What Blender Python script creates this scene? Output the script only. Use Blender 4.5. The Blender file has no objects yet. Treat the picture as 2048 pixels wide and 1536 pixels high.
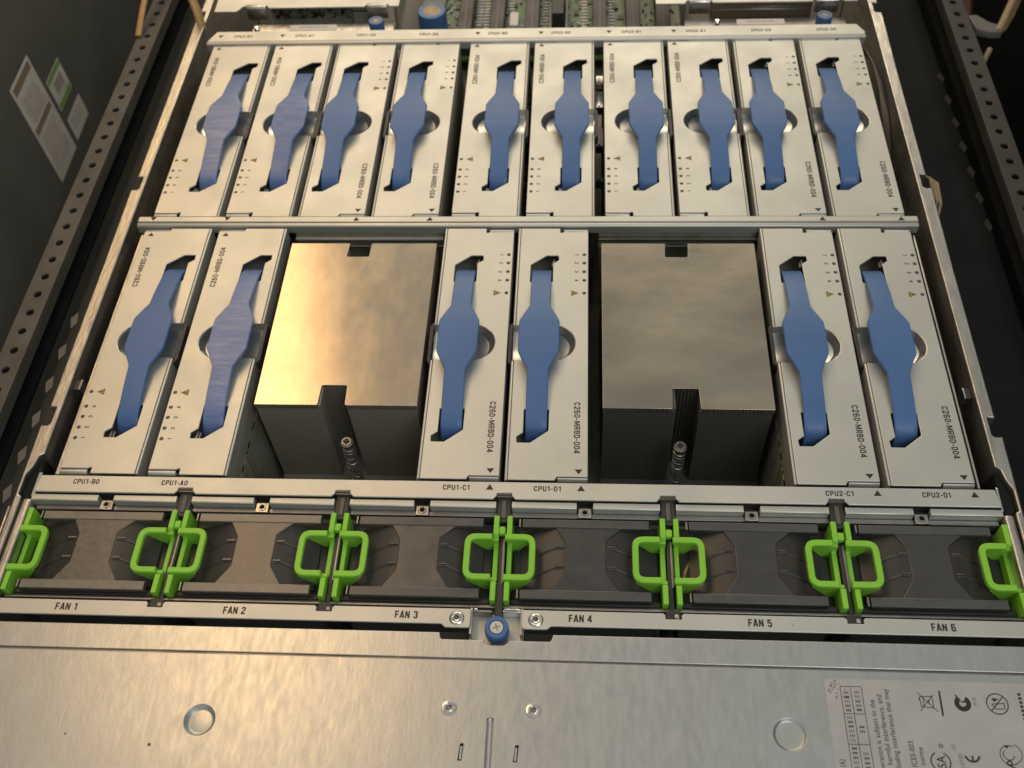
import bpy, bmesh, math, random
from mathutils import Vector, Matrix
random.seed(7)
sc = bpy.context.scene
COL = sc.collection
S = 0.001                      # everything below is written in millimetres
PI = math.pi

# ------------------------------------------------------------------ camera
cam_d = bpy.data.cameras.new('camera'); cam = bpy.data.objects.new('camera', cam_d); COL.objects.link(cam)
R3 = Matrix(((0.99788838, -0.0094405, 0.06426236), (0.04573592, 0.80464144, -0.59199694), (-0.04611941, 0.59368597, 0.80337412)))
cam.matrix_world = Matrix.Translation((0.033, -0.2412929, 0.4008304)) @ R3.to_4x4()
cam_d.sensor_width = 36.0; cam_d.lens = 36.05
cam_d.clip_start = 0.01; cam_d.clip_end = 50
cam_d.dof.use_dof = True; cam_d.dof.focus_distance = 0.47; cam_d.dof.aperture_fstop = 15
sc.camera = cam
# ------------------------------------------------------------------ world
w = bpy.data.worlds.new('World'); sc.world = w; w.use_nodes = True
bg = w.node_tree.nodes['Background']; bg.inputs[0].default_value = (0.96, 1.0, 0.97, 1); bg.inputs[1].default_value = 0.31
# ------------------------------------------------------------------ lamps
def area(name, loc, rot, sx, sy, power, col):
    d = bpy.data.lights.new(name, 'AREA'); d.shape = 'RECTANGLE'; d.size = sx; d.size_y = sy; d.energy = power; d.color = col
    o = bpy.data.objects.new(name, d); COL.objects.link(o); o.location = loc
    o.rotation_euler = [math.radians(a) for a in rot]      # (0, 0, 0) shines straight down
    return o
area('warm_ceiling_lamp', (-0.565, 0.86, 1.0), (0, -4, 13), 0.24, 1.55, 4.2, (1.0, 0.61, 0.27))
area('rear_soft_fill', (-0.05, 3.15, 1.75), (-45, 0, 0), 2.3, 0.9, 23.0, (1.0, 0.82, 0.58))  # added soft fill far behind, source unseen, brightens the back row
area('front_right_fill', (0.75, -0.9, 1.6), (32, 25, 0), 0.9, 0.9, 7.0, (0.97, 0.98, 1.0))  # added fill from the front right, for diffuse light and strap highlights
# ------------------------------------------------------------------ view
sc.view_settings.view_transform = 'Standard'; sc.view_settings.look = 'None'
sc.view_settings.exposure = 0.22; sc.view_settings.gamma = 1.0
try: sc.view_settings.use_curve_mapping = False
except Exception: pass
sc.render.engine = 'CYCLES'
sc.render.resolution_x = 1024; sc.render.resolution_y = 768

# ================================================================== materials
MATS = {}
def mat(name, col, metal=0.0, rough=0.5, var=0.0, vscale=60, rvar=0.0, rscale=40, bump=0.0, bscale=300,
        stretch=(1, 1, 1), spec=None, coat=0.0, dust=0.0, col2=None, alpha=1.0, trans=0.0):
    m = bpy.data.materials.new(name); m.use_nodes = True; nt = m.node_tree; N = nt.nodes; L = nt.links
    b = N['Principled BSDF']
    b.inputs['Base Color'].default_value = (*col, 1); b.inputs['Metallic'].default_value = metal; b.inputs['Roughness'].default_value = rough
    if spec is not None: b.inputs['Specular IOR Level'].default_value = spec
    if coat: b.inputs['Coat Weight'].default_value = coat; b.inputs['Coat Roughness'].default_value = 0.15
    if trans: b.inputs['Transmission Weight'].default_value = trans
    tc = N.new('ShaderNodeNewGeometry'); mp = N.new('ShaderNodeMapping'); mp.inputs['Scale'].default_value = stretch
    L.new(tc.outputs['Position'], mp.inputs['Vector'])
    def noise(scale, det=5, rgh=0.6):
        n = N.new('ShaderNodeTexNoise'); n.inputs['Scale'].default_value = scale; n.inputs['Detail'].default_value = det
        n.inputs['Roughness'].default_value = rgh; L.new(mp.outputs['Vector'], n.inputs['Vector']); return n
    if var:
        n = noise(vscale); mx = N.new('ShaderNodeMix'); mx.data_type = 'RGBA'
        c2 = col2 or tuple(c * (1 - var) for c in col); c1 = tuple(min(1, c * (1 + var * 0.5)) for c in col)
        mx.inputs[6].default_value = (*c2, 1); mx.inputs[7].default_value = (*c1, 1)
        rp = N.new('ShaderNodeMapRange'); rp.inputs[1].default_value = 0.35; rp.inputs[2].default_value = 0.65
        L.new(n.outputs['Fac'], rp.inputs[0]); L.new(rp.outputs[0], mx.inputs[0]); L.new(mx.outputs[2], b.inputs['Base Color'])
    if rvar:
        n2 = noise(rscale, 6); r2 = N.new('ShaderNodeMapRange'); r2.inputs[1].default_value = 0.3; r2.inputs[2].default_value = 0.7
        r2.inputs[3].default_value = max(0.03, rough - rvar); r2.inputs[4].default_value = min(1, rough + rvar)
        L.new(n2.outputs['Fac'], r2.inputs[0]); L.new(r2.outputs[0], b.inputs['Roughness'])
    if bump:
        n3 = noise(bscale, 4); bp = N.new('ShaderNodeBump'); bp.inputs['Strength'].default_value = bump; bp.inputs['Distance'].default_value = 0.0004
        L.new(n3.outputs['Fac'], bp.inputs['Height']); L.new(bp.outputs['Normal'], b.inputs['Normal'])
    MATS[name] = m; return m
steel = mat('satin_steel', (0.63, 0.635, 0.585), 0.72, 0.47, var=0.07, vscale=14, rvar=0.07, rscale=30, bump=0.05, bscale=900)
galv = mat('galvanised_sheet', (0.58, 0.59, 0.57), 0.9, 0.35, var=0.07, vscale=90, rvar=0.06, rscale=260, bump=0.12, bscale=520, stretch=(1.5, 0.45, 1))
galvw = mat('galvanised_wall', (0.56, 0.54, 0.49), 0.95, 0.34, var=0.16, vscale=170, rvar=0.1, rscale=120, bump=0.3, bscale=400, stretch=(1.6, .35, 1))
bright = mat('bright_metal', (0.75, 0.73, 0.70), 1.0, 0.2, rvar=0.08)
dimmetal = mat('dull_steel', (0.32, 0.31, 0.29), 0.9, 0.4, var=0.15, rvar=0.1)
copper = mat('nickel_heatsink_plate', (0.59, 0.50, 0.375), 1.0, 0.20, var=0.09, vscale=60, rvar=0.03, rscale=90, bump=0.05, bscale=120, stretch=(1, 0.6, 1))  # part of the lamp's gold glow is mixed into this base colour
copper2 = mat('nickel_heatsink_plate_shaded', (0.49, 0.42, 0.325), 1.0, 0.22, var=0.16, vscale=28, rvar=0.06, rscale=30, bump=0.09, bscale=40, stretch=(0.6, 1.2, 1))  # darker copy of the plate, its weaker reflection put into the colour
finm = mat('haze_lifted_fin', (0.27, 0.25, 0.20), 0.0, 0.6)  # albedo raised so the hazy, lifted shade sits in the fin colour
blue = mat('blue_plastic', (0.074, 0.166, 0.385), 0, 0.42, var=0.06, vscale=30, rvar=0.05, rscale=60, bump=0.05, bscale=200, spec=0.5)
blues = mat('blue_plastic_scuffed_sheen', (0.13, 0.205, 0.43), 0, 0.36, var=0.12, vscale=330, rvar=0.13, rscale=420, bump=0.06, bscale=520, stretch=(0.22, 1.5, 1), spec=0.75)  # scuffed plastic; reflected sheen streaks are painted into the colour too
green = mat('green_plastic', (0.27, 0.64, 0.05), 0, 0.36, var=0.05, vscale=80, rvar=0.05, spec=0.5)
black = mat('black_plastic', (0.035, 0.034, 0.032), 0, 0.45, rvar=0.08)
blackgl = mat('black_glossy_cover', (0.045, 0.044, 0.042), 0.0, 0.32, var=0.12, vscale=60, rvar=0.10, rscale=120, bump=0.10, bscale=160, spec=0.8)
dustgl = mat('dusty_glossy_cover', (0.11, 0.096, 0.078), 0.0, 0.32, var=0.28, vscale=420, rvar=0.06, rscale=420, bump=0.2, bscale=260, spec=0.9)
void = mat('haze_lifted_interior', (0.25, 0.24, 0.20), 0, 0.7)  # lightened base stands in for veiling haze in the deep gaps
pcbdark = mat('haze_lifted_board', (0.26, 0.26, 0.19), 0.0, 0.5, var=0.25, vscale=120)  # board tone lightened as well, carrying haze over the deep shade
pcb = mat('green_circuit_board', (0.075, 0.165, 0.045), 0.0, 0.4, var=0.5, vscale=300, bump=0.2)
ink = mat('black_ink', (0.025, 0.024, 0.022), 0, 0.6)
inkg = mat('grey_ink', (0.13, 0.125, 0.12), 0, 0.6)
amber = mat('amber_ink', (0.42, 0.30, 0.03), 0, 0.5)
ledm = mat('clear_dark_lens', (0.10, 0.085, 0.065), 0, 0.3)
rackm = mat('rack_grey_paint', (0.115, 0.11, 0.10), 0.1, 0.45, var=0.2, vscale=40, rvar=0.1)
rackd = mat('rack_black_paint', (0.012, 0.0145, 0.016), 0.0, 0.6, spec=0.12, var=0.3, vscale=15)
rackl = mat('rack_panel_haze_lifted', (0.16, 0.152, 0.122), 0.0, 0.55, var=0.2, vscale=12)  # left panel black lifted in colour for haze and warm light
paper = mat('white_label', (0.60, 0.58, 0.55), 0, 0.42, var=0.05, vscale=40, rvar=0.05)
paperg = mat('silver_label', (0.50, 0.49, 0.47), 0.2, 0.38, var=0.10, vscale=45, rvar=0.06)
stk = mat('lightened_sticker', (0.82, 0.74, 0.62), 0, 0.5, var=0.12, vscale=60)  # base raised in place of the little light reaching the panel
stkh = mat('sticker_header', (0.34, 0.25, 0.15), 0, 0.5)
stkg = mat('sticker_green_band', (0.25, 0.42, 0.10), 0, 0.5)
stkl = mat('sticker_print', (0.45, 0.40, 0.33), 0, 0.5)
tan = mat('tan_cable', (0.55, 0.34, 0.14), 0, 0.45, var=0.15, vscale=60)
cream = mat('cream_cable', (0.45, 0.34, 0.20), 0, 0.5, var=0.2, vscale=200, stretch=(6, .3, 1))
red = mat('dark_red_cable', (0.09, 0.02, 0.012), 0, 0.5)
whitep = mat('white_plastic', (0.62, 0.60, 0.55), 0, 0.4)
beige = mat('beige_cap_top', (0.42, 0.33, 0.20), 0.0, 0.5, var=0.3, vscale=150)
tabm = mat('punched_tab_metal', (0.13, 0.13, 0.115), 0.0, 0.6)
bowlm = mat('formed_steel', (0.66, 0.655, 0.61), 0.95, 0.34, rvar=0.04)
stripm = mat('pale_strip', (0.19, 0.168, 0.138), 0.0, 0.34, var=0.2, vscale=200, rvar=.1, rscale=200, spec=.8)  # paler strip for the two leftmost fans
stripd = mat('dark_strip', (0.075, 0.074, 0.072), 0.0, 0.33, var=0.15, vscale=160, rvar=.08, spec=.8)
fingap = mat('fin_gap_haze_fill', (0.22, 0.205, 0.162), 0, 0.6)  # fill between fins, its tone painted as the hazy shade of the gaps
smudd = mat('dark_ribbon', (0.12, 0.112, 0.095), 0.0, 0.5)
smud = mat('smudge', (0.22, 0.21, 0.20), 0.2, 0.5)

# ================================================================== mesh helpers
def autosmooth(me, ang=32):
    me.polygons.foreach_set('use_smooth', [True] * len(me.polygons))
    try: me.set_sharp_from_angle(angle=math.radians(ang))
    except Exception: pass
    if ang < 36:                               # flat sheet faces stay flat, only folds and edges are smooth
        for p in me.polygons:
            n = p.normal
            if max(abs(n.x), abs(n.y), abs(n.z)) > 0.9999: p.use_smooth = False
class MB:
    def __init__(s): s.bm = bmesh.new(); s.mats = []
    def _mi(s, m):
        if m not in s.mats: s.mats.append(m)
        return s.mats.index(m)
    def add(s, tb, m=None, bevel=0, seg=2):
        if bevel:
            es = [e for e in tb.edges if len(e.link_faces) == 2 and e.calc_face_angle(0) > 0.5]
            bmesh.ops.bevel(tb, geom=es, offset=bevel, segments=seg, profile=0.5, affect='EDGES', clamp_overlap=True)
        if m is not None:
            k = s._mi(m)
            for f in tb.faces: f.material_index = k
        me = bpy.data.meshes.new('tmp'); tb.to_mesh(me); tb.free(); s.bm.from_mesh(me); bpy.data.meshes.remove(me); return s
    def box(s, x0, x1, y0, y1, z0, z1, m=None, bevel=0, rot=None, piv=None):
        tb = bmesh.new(); bmesh.ops.create_cube(tb, size=1)
        for v in tb.verts: v.co = Vector(((x0 + x1) / 2 + v.co.x * (x1 - x0), (y0 + y1) / 2 + v.co.y * (y1 - y0), (z0 + z1) / 2 + v.co.z * (z1 - z0)))
        if rot: 
            c = Vector(piv or ((x0 + x1) / 2, (y0 + y1) / 2, (z0 + z1) / 2)); bmesh.ops.rotate(tb, verts=tb.verts, cent=c, matrix=rot)
        return s.add(tb, m, bevel)
    def cyl(s, c, r, z0, z1, m=None, n=32, r2=None, bevel=0):
        tb = bmesh.new(); bmesh.ops.create_cone(tb, cap_ends=True, segments=n, radius1=r, radius2=r if r2 is None else r2, depth=z1 - z0)
        bmesh.ops.translate(tb, verts=tb.verts, vec=(c[0], c[1], (z0 + z1) / 2))
        return s.add(tb, m, bevel)
    def lathe(s, c, prof, m=None, n=40, close=False):        # prof: (r, z) from the outside in
        tb = bmesh.new(); rings = []
        for r, z in prof:
            rings.append([tb.verts.new((c[0] + max(r, 1e-3) * math.cos(2 * PI * k / n), c[1] + max(r, 1e-3) * math.sin(2 * PI * k / n), z)) for k in range(n)])
        for a, b in zip(rings[:-1], rings[1:]):
            for k in range(n): tb.faces.new((a[k], a[(k + 1) % n], b[(k + 1) % n], b[k]))
        bmesh.ops.remove_doubles(tb, verts=tb.verts, dist=1e-3); bmesh.ops.recalc_face_normals(tb, faces=tb.faces)
        return s.add(tb, m)
    def prism(s, pts, axis, a, b, m=None, bevel=0, seg=2):
        tb = bmesh.new()
        def P(u, v, t): return {'x': (t, u, v), 'y': (u, t, v), 'z': (u, v, t)}[axis]
        A = [tb.verts.new(P(u, v, a)) for u, v in pts]; B = [tb.verts.new(P(u, v, b)) for u, v in pts]; n = len(pts)
        tb.faces.new(A); tb.faces.new(B)
        for k in range(n): tb.faces.new((A[k], A[(k + 1) % n], B[(k + 1) % n], B[k]))
        bmesh.ops.recalc_face_normals(tb, faces=tb.faces)
        return s.add(tb, m, bevel, seg)
    def tube(s, pts, r, m=None, n=10, flat=1.0):
        tb = bmesh.new(); P = [Vector(p) for p in pts]; rings = []; up = None
        for i, p in enumerate(P):
            t = (P[min(i + 1, len(P) - 1)] - P[max(i - 1, 0)]).normalized()
            if up is None: up = Vector((0, 0, 1)) if abs(t.z) < 0.9 else Vector((1, 0, 0))
            a = t.cross(up).normalized(); up = a.cross(t).normalized()
            rings.append([tb.verts.new(p + a * (math.cos(2 * PI * k / n) * r) + up * (math.sin(2 * PI * k / n) * r * flat)) for k in range(n)])
        for a, b in zip(rings[:-1], rings[1:]):
            for k in range(n): tb.faces.new((a[k], a[(k + 1) % n], b[(k + 1) % n], b[k]))
        tb.faces.new(rings[0]); tb.faces.new(rings[-1]); bmesh.ops.recalc_face_normals(tb, faces=tb.faces)
        return s.add(tb, m)
    def obj(s, name, m=None, parent=None, ang=32):
        me = bpy.data.meshes.new(name); s.bm.transform(Matrix.Scale(S, 4)); s.bm.to_mesh(me); s.bm.free()
        for k in (s.mats or [m]): me.materials.append(k)
        autosmooth(me, ang); return link(name, me, parent)
def link(name, me, parent=None):
    o = bpy.data.objects.new(name, me); COL.objects.link(o)
    if parent: o.parent = parent
    return o
def fillet(pts, r, n=4):
    """pts: (x, y) or (x, y, radius)"""
    out = []; N = len(pts)
    for i in range(N):
        p = Vector(pts[i][:2]); rr = pts[i][2] if len(pts[i]) > 2 else r
        a = Vector(pts[i - 1][:2]); b = Vector(pts[(i + 1) % N][:2])
        u = (a - p); v = (b - p); lu, lv = u.length, v.length
        if rr <= 0 or lu < 1e-6 or lv < 1e-6: out.append((p.x, p.y)); continue
        u /= lu; v /= lv; ang = u.angle(v)
        if ang > 3.1: out.append((p.x, p.y)); continue
        d = min(rr / math.tan(ang / 2), lu * .49, lv * .49)
        s0 = p + u * d; s1 = p + v * d
        for k in range(n + 1):
            t = k / n; q = s0 * (1 - t) ** 2 + p * 2 * t * (1 - t) + s1 * t ** 2; out.append((q.x, q.y))
    return out
def circ(cx, cy, r, n=28): return [(cx + r * math.cos(2 * PI * k / n), cy + r * math.sin(2 * PI * k / n)) for k in range(n)]
def curve_mesh(cu, name):
    o = bpy.data.objects.new('tmp', cu); COL.objects.link(o)
    dg = bpy.context.evaluated_depsgraph_get(); me = bpy.data.meshes.new_from_object(o.evaluated_get(dg)); me.name = name
    bpy.data.objects.remove(o); bpy.data.curves.remove(cu); me.materials.clear(); return me
def plate_bm(outer, holes, ztop, th, bevel=0.25):
    cu = bpy.data.curves.new('p', 'CURVE'); cu.dimensions = '2D'; cu.fill_mode = 'BOTH'
    for pts in [outer] + list(holes):
        sp = cu.splines.new('POLY'); sp.points.add(len(pts) - 1); sp.use_cyclic_u = True
        for k, p in enumerate(pts): sp.points[k].co = (p[0], p[1], 0, 1)
    cu.extrude = th / 2 - bevel; cu.bevel_depth = bevel; cu.bevel_resolution = 2; cu.offset = -bevel
    me = curve_mesh(cu, 'p'); me.transform(Matrix.Translation((0, 0, ztop - th / 2)))
    tb = bmesh.new(); tb.from_mesh(me); bpy.data.meshes.remove(me); bmesh.ops.remove_doubles(tb, verts=tb.verts, dist=1e-4); return tb
def text_bm(txt, size, x, y, z, rot=0, sx=0.78, align='LEFT', ang_shear=0, bold=0.0):
    cu = bpy.data.curves.new('t', 'FONT'); cu.body = txt; cu.size = size; cu.align_x = align; cu.extrude = 0.02; cu.offset = bold; cu.resolution_u = 3; cu.space_character = 1.06
    me = curve_mesh(cu, 't')
    me.transform(Matrix.Translation((x, y, z)) @ Matrix.Rotation(rot, 4, 'Z') @ Matrix.Diagonal((sx, 1, 1, 1)))
    tb = bmesh.new(); tb.from_mesh(me); bpy.data.meshes.remove(me); return tb

G_ = {'C': (.48, [[(.405, .66), (.405, .76), (.35, .88), (.24, .93), (.13, .88), (.075, .76), (.075, .24), (.13, .12), (.24, .07), (.35, .12), (.405, .24), (.405, .34)]]),
 'P': (.48, [[(.075, 0), (.075, .925), (.31, .925), (.405, .84), (.405, .56), (.31, .46), (.12, .46)]]),
 'U': (.48, [[(.075, 1), (.075, .18), (.15, .075), (.33, .075), (.405, .18), (.405, 1)]]),
 '1': (.36, [[(.24, 0), (.24, 1)], [(.05, .80), (.15, .83), (.23, .95)]]),
 '2': (.48, [[(.075, .70), (.075, .82), (.15, .925), (.33, .925), (.405, .82), (.405, .66), (.09, .16), (.09, .075), (.46, .075)]]),
 '3': (.48, [[(.075, .74), (.15, .925), (.33, .925), (.405, .82), (.405, .62), (.31, .53), (.20, .53)], [(.31, .51), (.405, .42), (.405, .18), (.33, .075), (.15, .075), (.075, .26)]]),
 '4': (.48, [[(.47, .27), (.06, .27), (.06, .34), (.30, .95)], [(.33, 1), (.33, 0)]]),
 '5': (.48, [[(.43, .925), (.09, .925), (.09, .54), (.31, .59), (.405, .48), (.405, .18), (.33, .075), (.15, .075), (.075, .24)]]),
 '6': (.48, [[(.405, .74), (.33, .925), (.15, .925), (.075, .82), (.075, .18), (.15, .075), (.33, .075), (.405, .18), (.405, .44), (.33, .55), (.13, .55)]]),
 '0': (.48, [[(.075, .5), (.075, .74), (.13, .87), (.24, .93), (.35, .87), (.405, .74), (.405, .26), (.35, .13), (.24, .07), (.13, .13), (.075, .26), (.075, .5)]]),
 'A': (.50, [[(.05, 0), (.235, .95), (.265, .95), (.45, 0)], [(.13, .26), (.37, .26)]]),
 'B': (.48, [[(.075, .075), (.075, .925), (.31, .925), (.39, .84), (.39, .62), (.31, .53), (.12, .53)], [(.31, .51), (.405, .42), (.405, .17), (.31, .075), (.10, .075)]]),
 'D': (.48, [[(.075, .075), (.075, .925), (.28, .925), (.405, .80), (.405, .20), (.28, .075), (.10, .075)]]),
 'F': (.44, [[(.075, 0), (.075, .925), (.43, .925)], [(.12, .5), (.38, .5)]]),
 'N': (.50, [[(.075, 0), (.075, 1)], [(.10, .93), (.40, .07)], [(.425, 1), (.425, 0)]]),
 'M': (.64, [[(.075, 0), (.075, 1)], [(.10, .93), (.32, .22), (.54, .93)], [(.565, 1), (.565, 0)]]),
 'R': (.48, [[(.075, 0), (.075, .925), (.31, .925), (.405, .84), (.405, .56), (.31, .46), (.12, .46)], [(.26, .44), (.42, 0)]]),
 '-': (.30, [[(.03, .42), (.27, .42)]]), ' ': (.22, [])}
def stencil_bm(txt, height, width, x, y, z, rot=0, t=.215):
    """condensed bold lettering, centred at x, y"""
    tot = sum(G_[c][0] + .1 for c in txt) - .1; kx = width / tot; tb = bmesh.new(); cx = 0; lay = 0
    M = Matrix.Translation((x, y, z)) @ Matrix.Rotation(rot, 4, 'Z')
    for c in txt:
        w_, strokes = G_[c]
        for st in strokes:
            P = [Vector(((cx + a) * kx, b_ * height)) for a, b_ in st]; hw = t * height / 2 * .92; prev = None; n = len(P); lay += 1
            closed = (P[0] - P[-1]).length < 1e-6; zz = .004 * (lay % 3); first_ = None
            for i in range(n - (1 if closed else 0)):
                a = (P[i] - P[i - 1]).normalized() if i > 0 else ((P[0] - P[-2]).normalized() if closed else None)
                b_ = (P[i + 1] - P[i]).normalized() if i < n - 1 else None
                d = a or b_; e = b_ or a
                n1 = Vector((-d.y, d.x)); n2 = Vector((-e.y, e.x)); mm = (n1 + n2).normalized(); k = hw / max(.45, mm.dot(n1))
                v = (tb.verts.new(M @ Vector((P[i].x + mm.x * k - width / 2, P[i].y + mm.y * k - height / 2, zz))), tb.verts.new(M @ Vector((P[i].x - mm.x * k - width / 2, P[i].y - mm.y * k - height / 2, zz))))
                if prev: tb.faces.new((prev[0], prev[1], v[1], v[0]))
                else: first_ = v
                prev = v
            if closed: tb.faces.new((prev[0], prev[1], first_[1], first_[0]))
        cx += w_ + .1
    return tb
def props(o, label=None, cat=None, group=None, kind=None):
    if label: o['label'] = label
    if cat: o['category'] = cat
    if group: o['group'] = group
    if kind: o['kind'] = kind
    return o
def thing(name, loc, label, cat, group=None, rz=0):
    o = bpy.data.objects.new(name, None); COL.objects.link(o); o.location = Vector(loc) * S; o.rotation_euler = (0, 0, rz)
    o.empty_display_size = 0.02
    return props(o, label, cat, group)
def copy_tree(root, loc, rz, label, group=None):
    r = root.copy(); COL.objects.link(r); r.location = Vector(loc) * S; r.rotation_euler = (0, 0, rz); r['label'] = label
    if group: r['group'] = group
    for ch in list(root.children):
        c = ch.copy(); COL.objects.link(c); c.parent = r
        for g in list(ch.children):
            d = g.copy(); COL.objects.link(d); d.parent = c
    return r

# ================================================================== the rack around the server
m_ = MB(); m_.box(-900, 900, -500, 1800, -760, -750, rackd)
props(m_.obj('rack_floor'), 'dark floor of the rack far below the server', None, None, 'structure')
m_ = MB(); m_.box(-405, -400, -400, 1500, -750, 260, rackl)
m_.box(-405, -395, -400, 120, -330, -322, rackl, .8)
pl = m_.obj('rack_side_panel'); props(pl, 'haze-lifted black side panel of the rack carrying the stickers, at the left', 'rack panel')
m_ = MB(); m_.box(436, 441, -400, 1500, -750, 260, rackd)
m_.box(395, 435, 160, 330, -330, -240, rackd, 3)
pr = m_.obj('rack_side_panel'); props(pr, 'black side panel of the rack behind the loose cables, at the right', 'rack panel')
m_ = MB(); m_.box(-380, 445, 1500, 1505, -750, 260, rackd)
pb = m_.obj('rack_rear_panel'); props(pb, 'black rear panel closing the rack behind the server', 'rack panel')

def rail(x0, x1, label, mtl, sgn):
    t = thing('rack_rail', ((x0 + x1) / 2, 0, -40), label, 'rack rail', 'perforated rack rails beside the server')
    w2 = (x1 - x0) / 2
    holes = [circ(0, -190 + 14 * k, 2.35, 20) for k in range(58)]
    b = MB(); b.add(plate_bm([(-w2, -200), (w2, -200), (w2, 640), (-w2, 640)], holes, 0, 2.0, 0.4), mtl)
    b.obj('perforated_face', mtl, t)
    b = MB(); b.box(-w2 if sgn < 0 else w2 - 2, -w2 + 2 if sgn < 0 else w2, -200, 640, -30, -2.02, mtl, .3)
    b.box(w2 - 1.6 if sgn < 0 else -w2, w2 if sgn < 0 else -w2 + 1.6, -200, 640, -9, -2.02, mtl, .3)
    b.box(-w2 + 2.2, w2 - 2.2, -200, 640, -26, -24, rackd)
    b.obj('side_flange', mtl, t); return t
rail(-292.5, -278.0, 'grey perforated steel rail along the left side of the server', rackm, -1)
rackm2 = mat('rack_grey_right', (0.06, 0.058, 0.054), 0.1, 0.5, var=0.2, vscale=40)  # darker copy of the rail grey, used on the right
rail(290.5, 305.0, 'dark perforated steel rail along the right side of the server', rackm2, 1)

slidem = mat('slide_rail_lifted_black', (0.075, 0.07, 0.057), 0, 0.6, spec=.2)  # slide black lightened to hold the hazy shade left of the server
def slide(x0, x1, tabx, tabz, ys, sgn, label, tm, bodym=None):
    bodym = bodym or rackd
    t = thing('slide_rail', ((x0 + x1) / 2, 0, -70), label, 'slide rail', 'slide rails between server and rack')
    b = MB(); w2 = (x1 - x0) / 2
    b.box(-w2, w2, -190, 640, -14, 0, bodym, 1.0)
    b.obj('rail_body', bodym, t)
    for y in ys:
        b = MB(); b.prism([(0, y - 6), (2.6, y - 1.5), (1.0, y + 6), (-2.2, y + 1.5)], 'z', 0, 0.8, tm, 0.2)
        o = b.obj('punched_tab', tm, t); o.location = (S * (tabx - (x0 + x1) / 2), 0, S * (tabz + 70))
    return t
slide(-277, -229, -250, -30, [5.2 + 22.4 * k for k in range(6)], -1, 'black slide rail with grey punched tabs, left of the server', tabm, slidem)  # widened over the open gap, whose hazy shade its colour stands in for
tabm2 = mat('punched_tab_dark', (0.03, 0.029, 0.026), 0.0, 0.7, spec=0.1)
slide(250, 290, 277, -50, [212 + 23.5 * k for k in range(7)], 1, 'black slide rail with faint grey tabs, right of the server', tabm2)

# stickers on the left panel (vertical, facing +x)
def sticker(y0, y1, z0, z1, tilt, label, bands, lines, base=stk):
    t = thing('warning_sticker', (-399.8, (y0 + y1) / 2, (z0 + z1) / 2), label, 'sticker', 'stickers on the left rack panel')
    hy, hz = (y1 - y0) / 2, (z1 - z0) / 2
    b = MB(); b.box(0, 0.2, -hy, hy, -hz, hz, base); b.obj('backing', base, t)
    for bm_, (a, c, d, e) in bands:
        b = MB(); b.box(0.21, 0.3, a, c, d, e, bm_); b.obj('printed_band', bm_, t)
    b = MB()
    for (a, c, z) in lines: b.box(0.21, 0.28, a, c, z, z + 0.9, stkl)
    b.obj('printed_lines', stkl, t); t.rotation_euler = (math.radians(tilt), 0, 0)
    return t
ln = [(-16 + random.random() * 3, 12 + random.random() * 5, 30 - 2.6 * k) for k in range(9)] + [(-16, 12 + random.random() * 5, -6 - 2.6 * k) for k in range(14)]
sticker(383.5, 425.5, -171, -74, 3, 'long cream warning sticker with brown header bands on the left rack panel',
        [(stkh, (-18, 18, 39, 46)), (stkh, (-18, 18, 0, 6))], ln)
sticker(431, 462, -134, -104, 3, 'small square sticker with green bands and a grey block on the left rack panel',
        [(stkg, (-14.5, 14.5, 10, 14.5)), (stkg, (-14.5, 14.5, -14.5, -9.5)), (stkl, (-8, 9, -4, 7))], [(-11, 10, -7)])
sticker(434, 468, -167, -145, 3, 'small plain cream sticker, lowest of the three on the left rack panel', [], [(-12, 11, 5 - 2.5 * k) for k in range(4)])

# loose cables
b = MB(); b.tube([(-291 + 0.4 * k, 396 + 11 * k, -36 + 3.2 * k - (k - 3) ** 2 * .3) for k in range(12)], 2.3, tan, flat=0.5)
props(b.obj('cable', tan), 'thin tan cable hanging over the outer edge of the left rail', 'cable')
b = MB()
b.tube([(-221.5, 350, -3), (-222.5, 353, 6), (-226, 360, 14), (-231, 371, 22), (-238, 386, 30), (-247, 404, 38), (-258, 426, 44)], 3.6, tan, flat=0.75)
props(b.obj('cable_strap', tan), 'flat tan strap leaving the rear notch of the left chassis wall', 'strap')
b = MB(); b.tube([(334, 419, -60), (339, 428, -57), (347, 444, -55), (356, 462, -56), (366, 484, -60), (378, 512, -66)], 2.8, cream)
b.tube([(333, 418, -62), (340, 425, -62), (350, 442, -62), (360, 462, -64), (372, 486, -68)], 1.6, tan)
props(b.obj('cable', tan), 'twisted tan cable tied to a white clip beyond the right rail', 'cable')
b = MB(); b.prism([(316, 437), (322, 438), (329, 429), (337, 424), (336, 416), (327, 416), (318, 420)], 'z', -64, -58, smud, 1.2)
props(b.obj('cable_clip'), 'grey white plastic clip holding the tan cable beyond the right rail', 'cable clip')
b = MB(); b.tube([(326, 404, -64), (322, 397, -66), (318, 390, -70), (315, 380, -78)], 1.9, cream)
props(b.obj('cable', cream), 'short cream cable end just below the white clip', 'cable')
b = MB(); b.tube([(319, 436, -80), (323, 450, -78), (328, 470, -78), (333, 490, -80)], 4.0, red)
props(b.obj('cable', red), 'dark red cable hanging behind the right rail', 'cable')
b = MB()
for k in range(3):
    b.tube([(231 + 1.9 * k, 240 - 1.5 * k, -40), (233 + 1.6 * k, 230 - 2 * k, -24), (235 + 1.5 * k, 216 - 2 * k, -16), (236 + 1.4 * k, 204 - 2 * k, -20), (236 + k, 196 - 2 * k, -36)], 1.0, cream)
props(b.obj('cable_bundle', cream), 'cream ribbon of cables bulging beside the right chassis wall', 'cable bundle')

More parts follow.
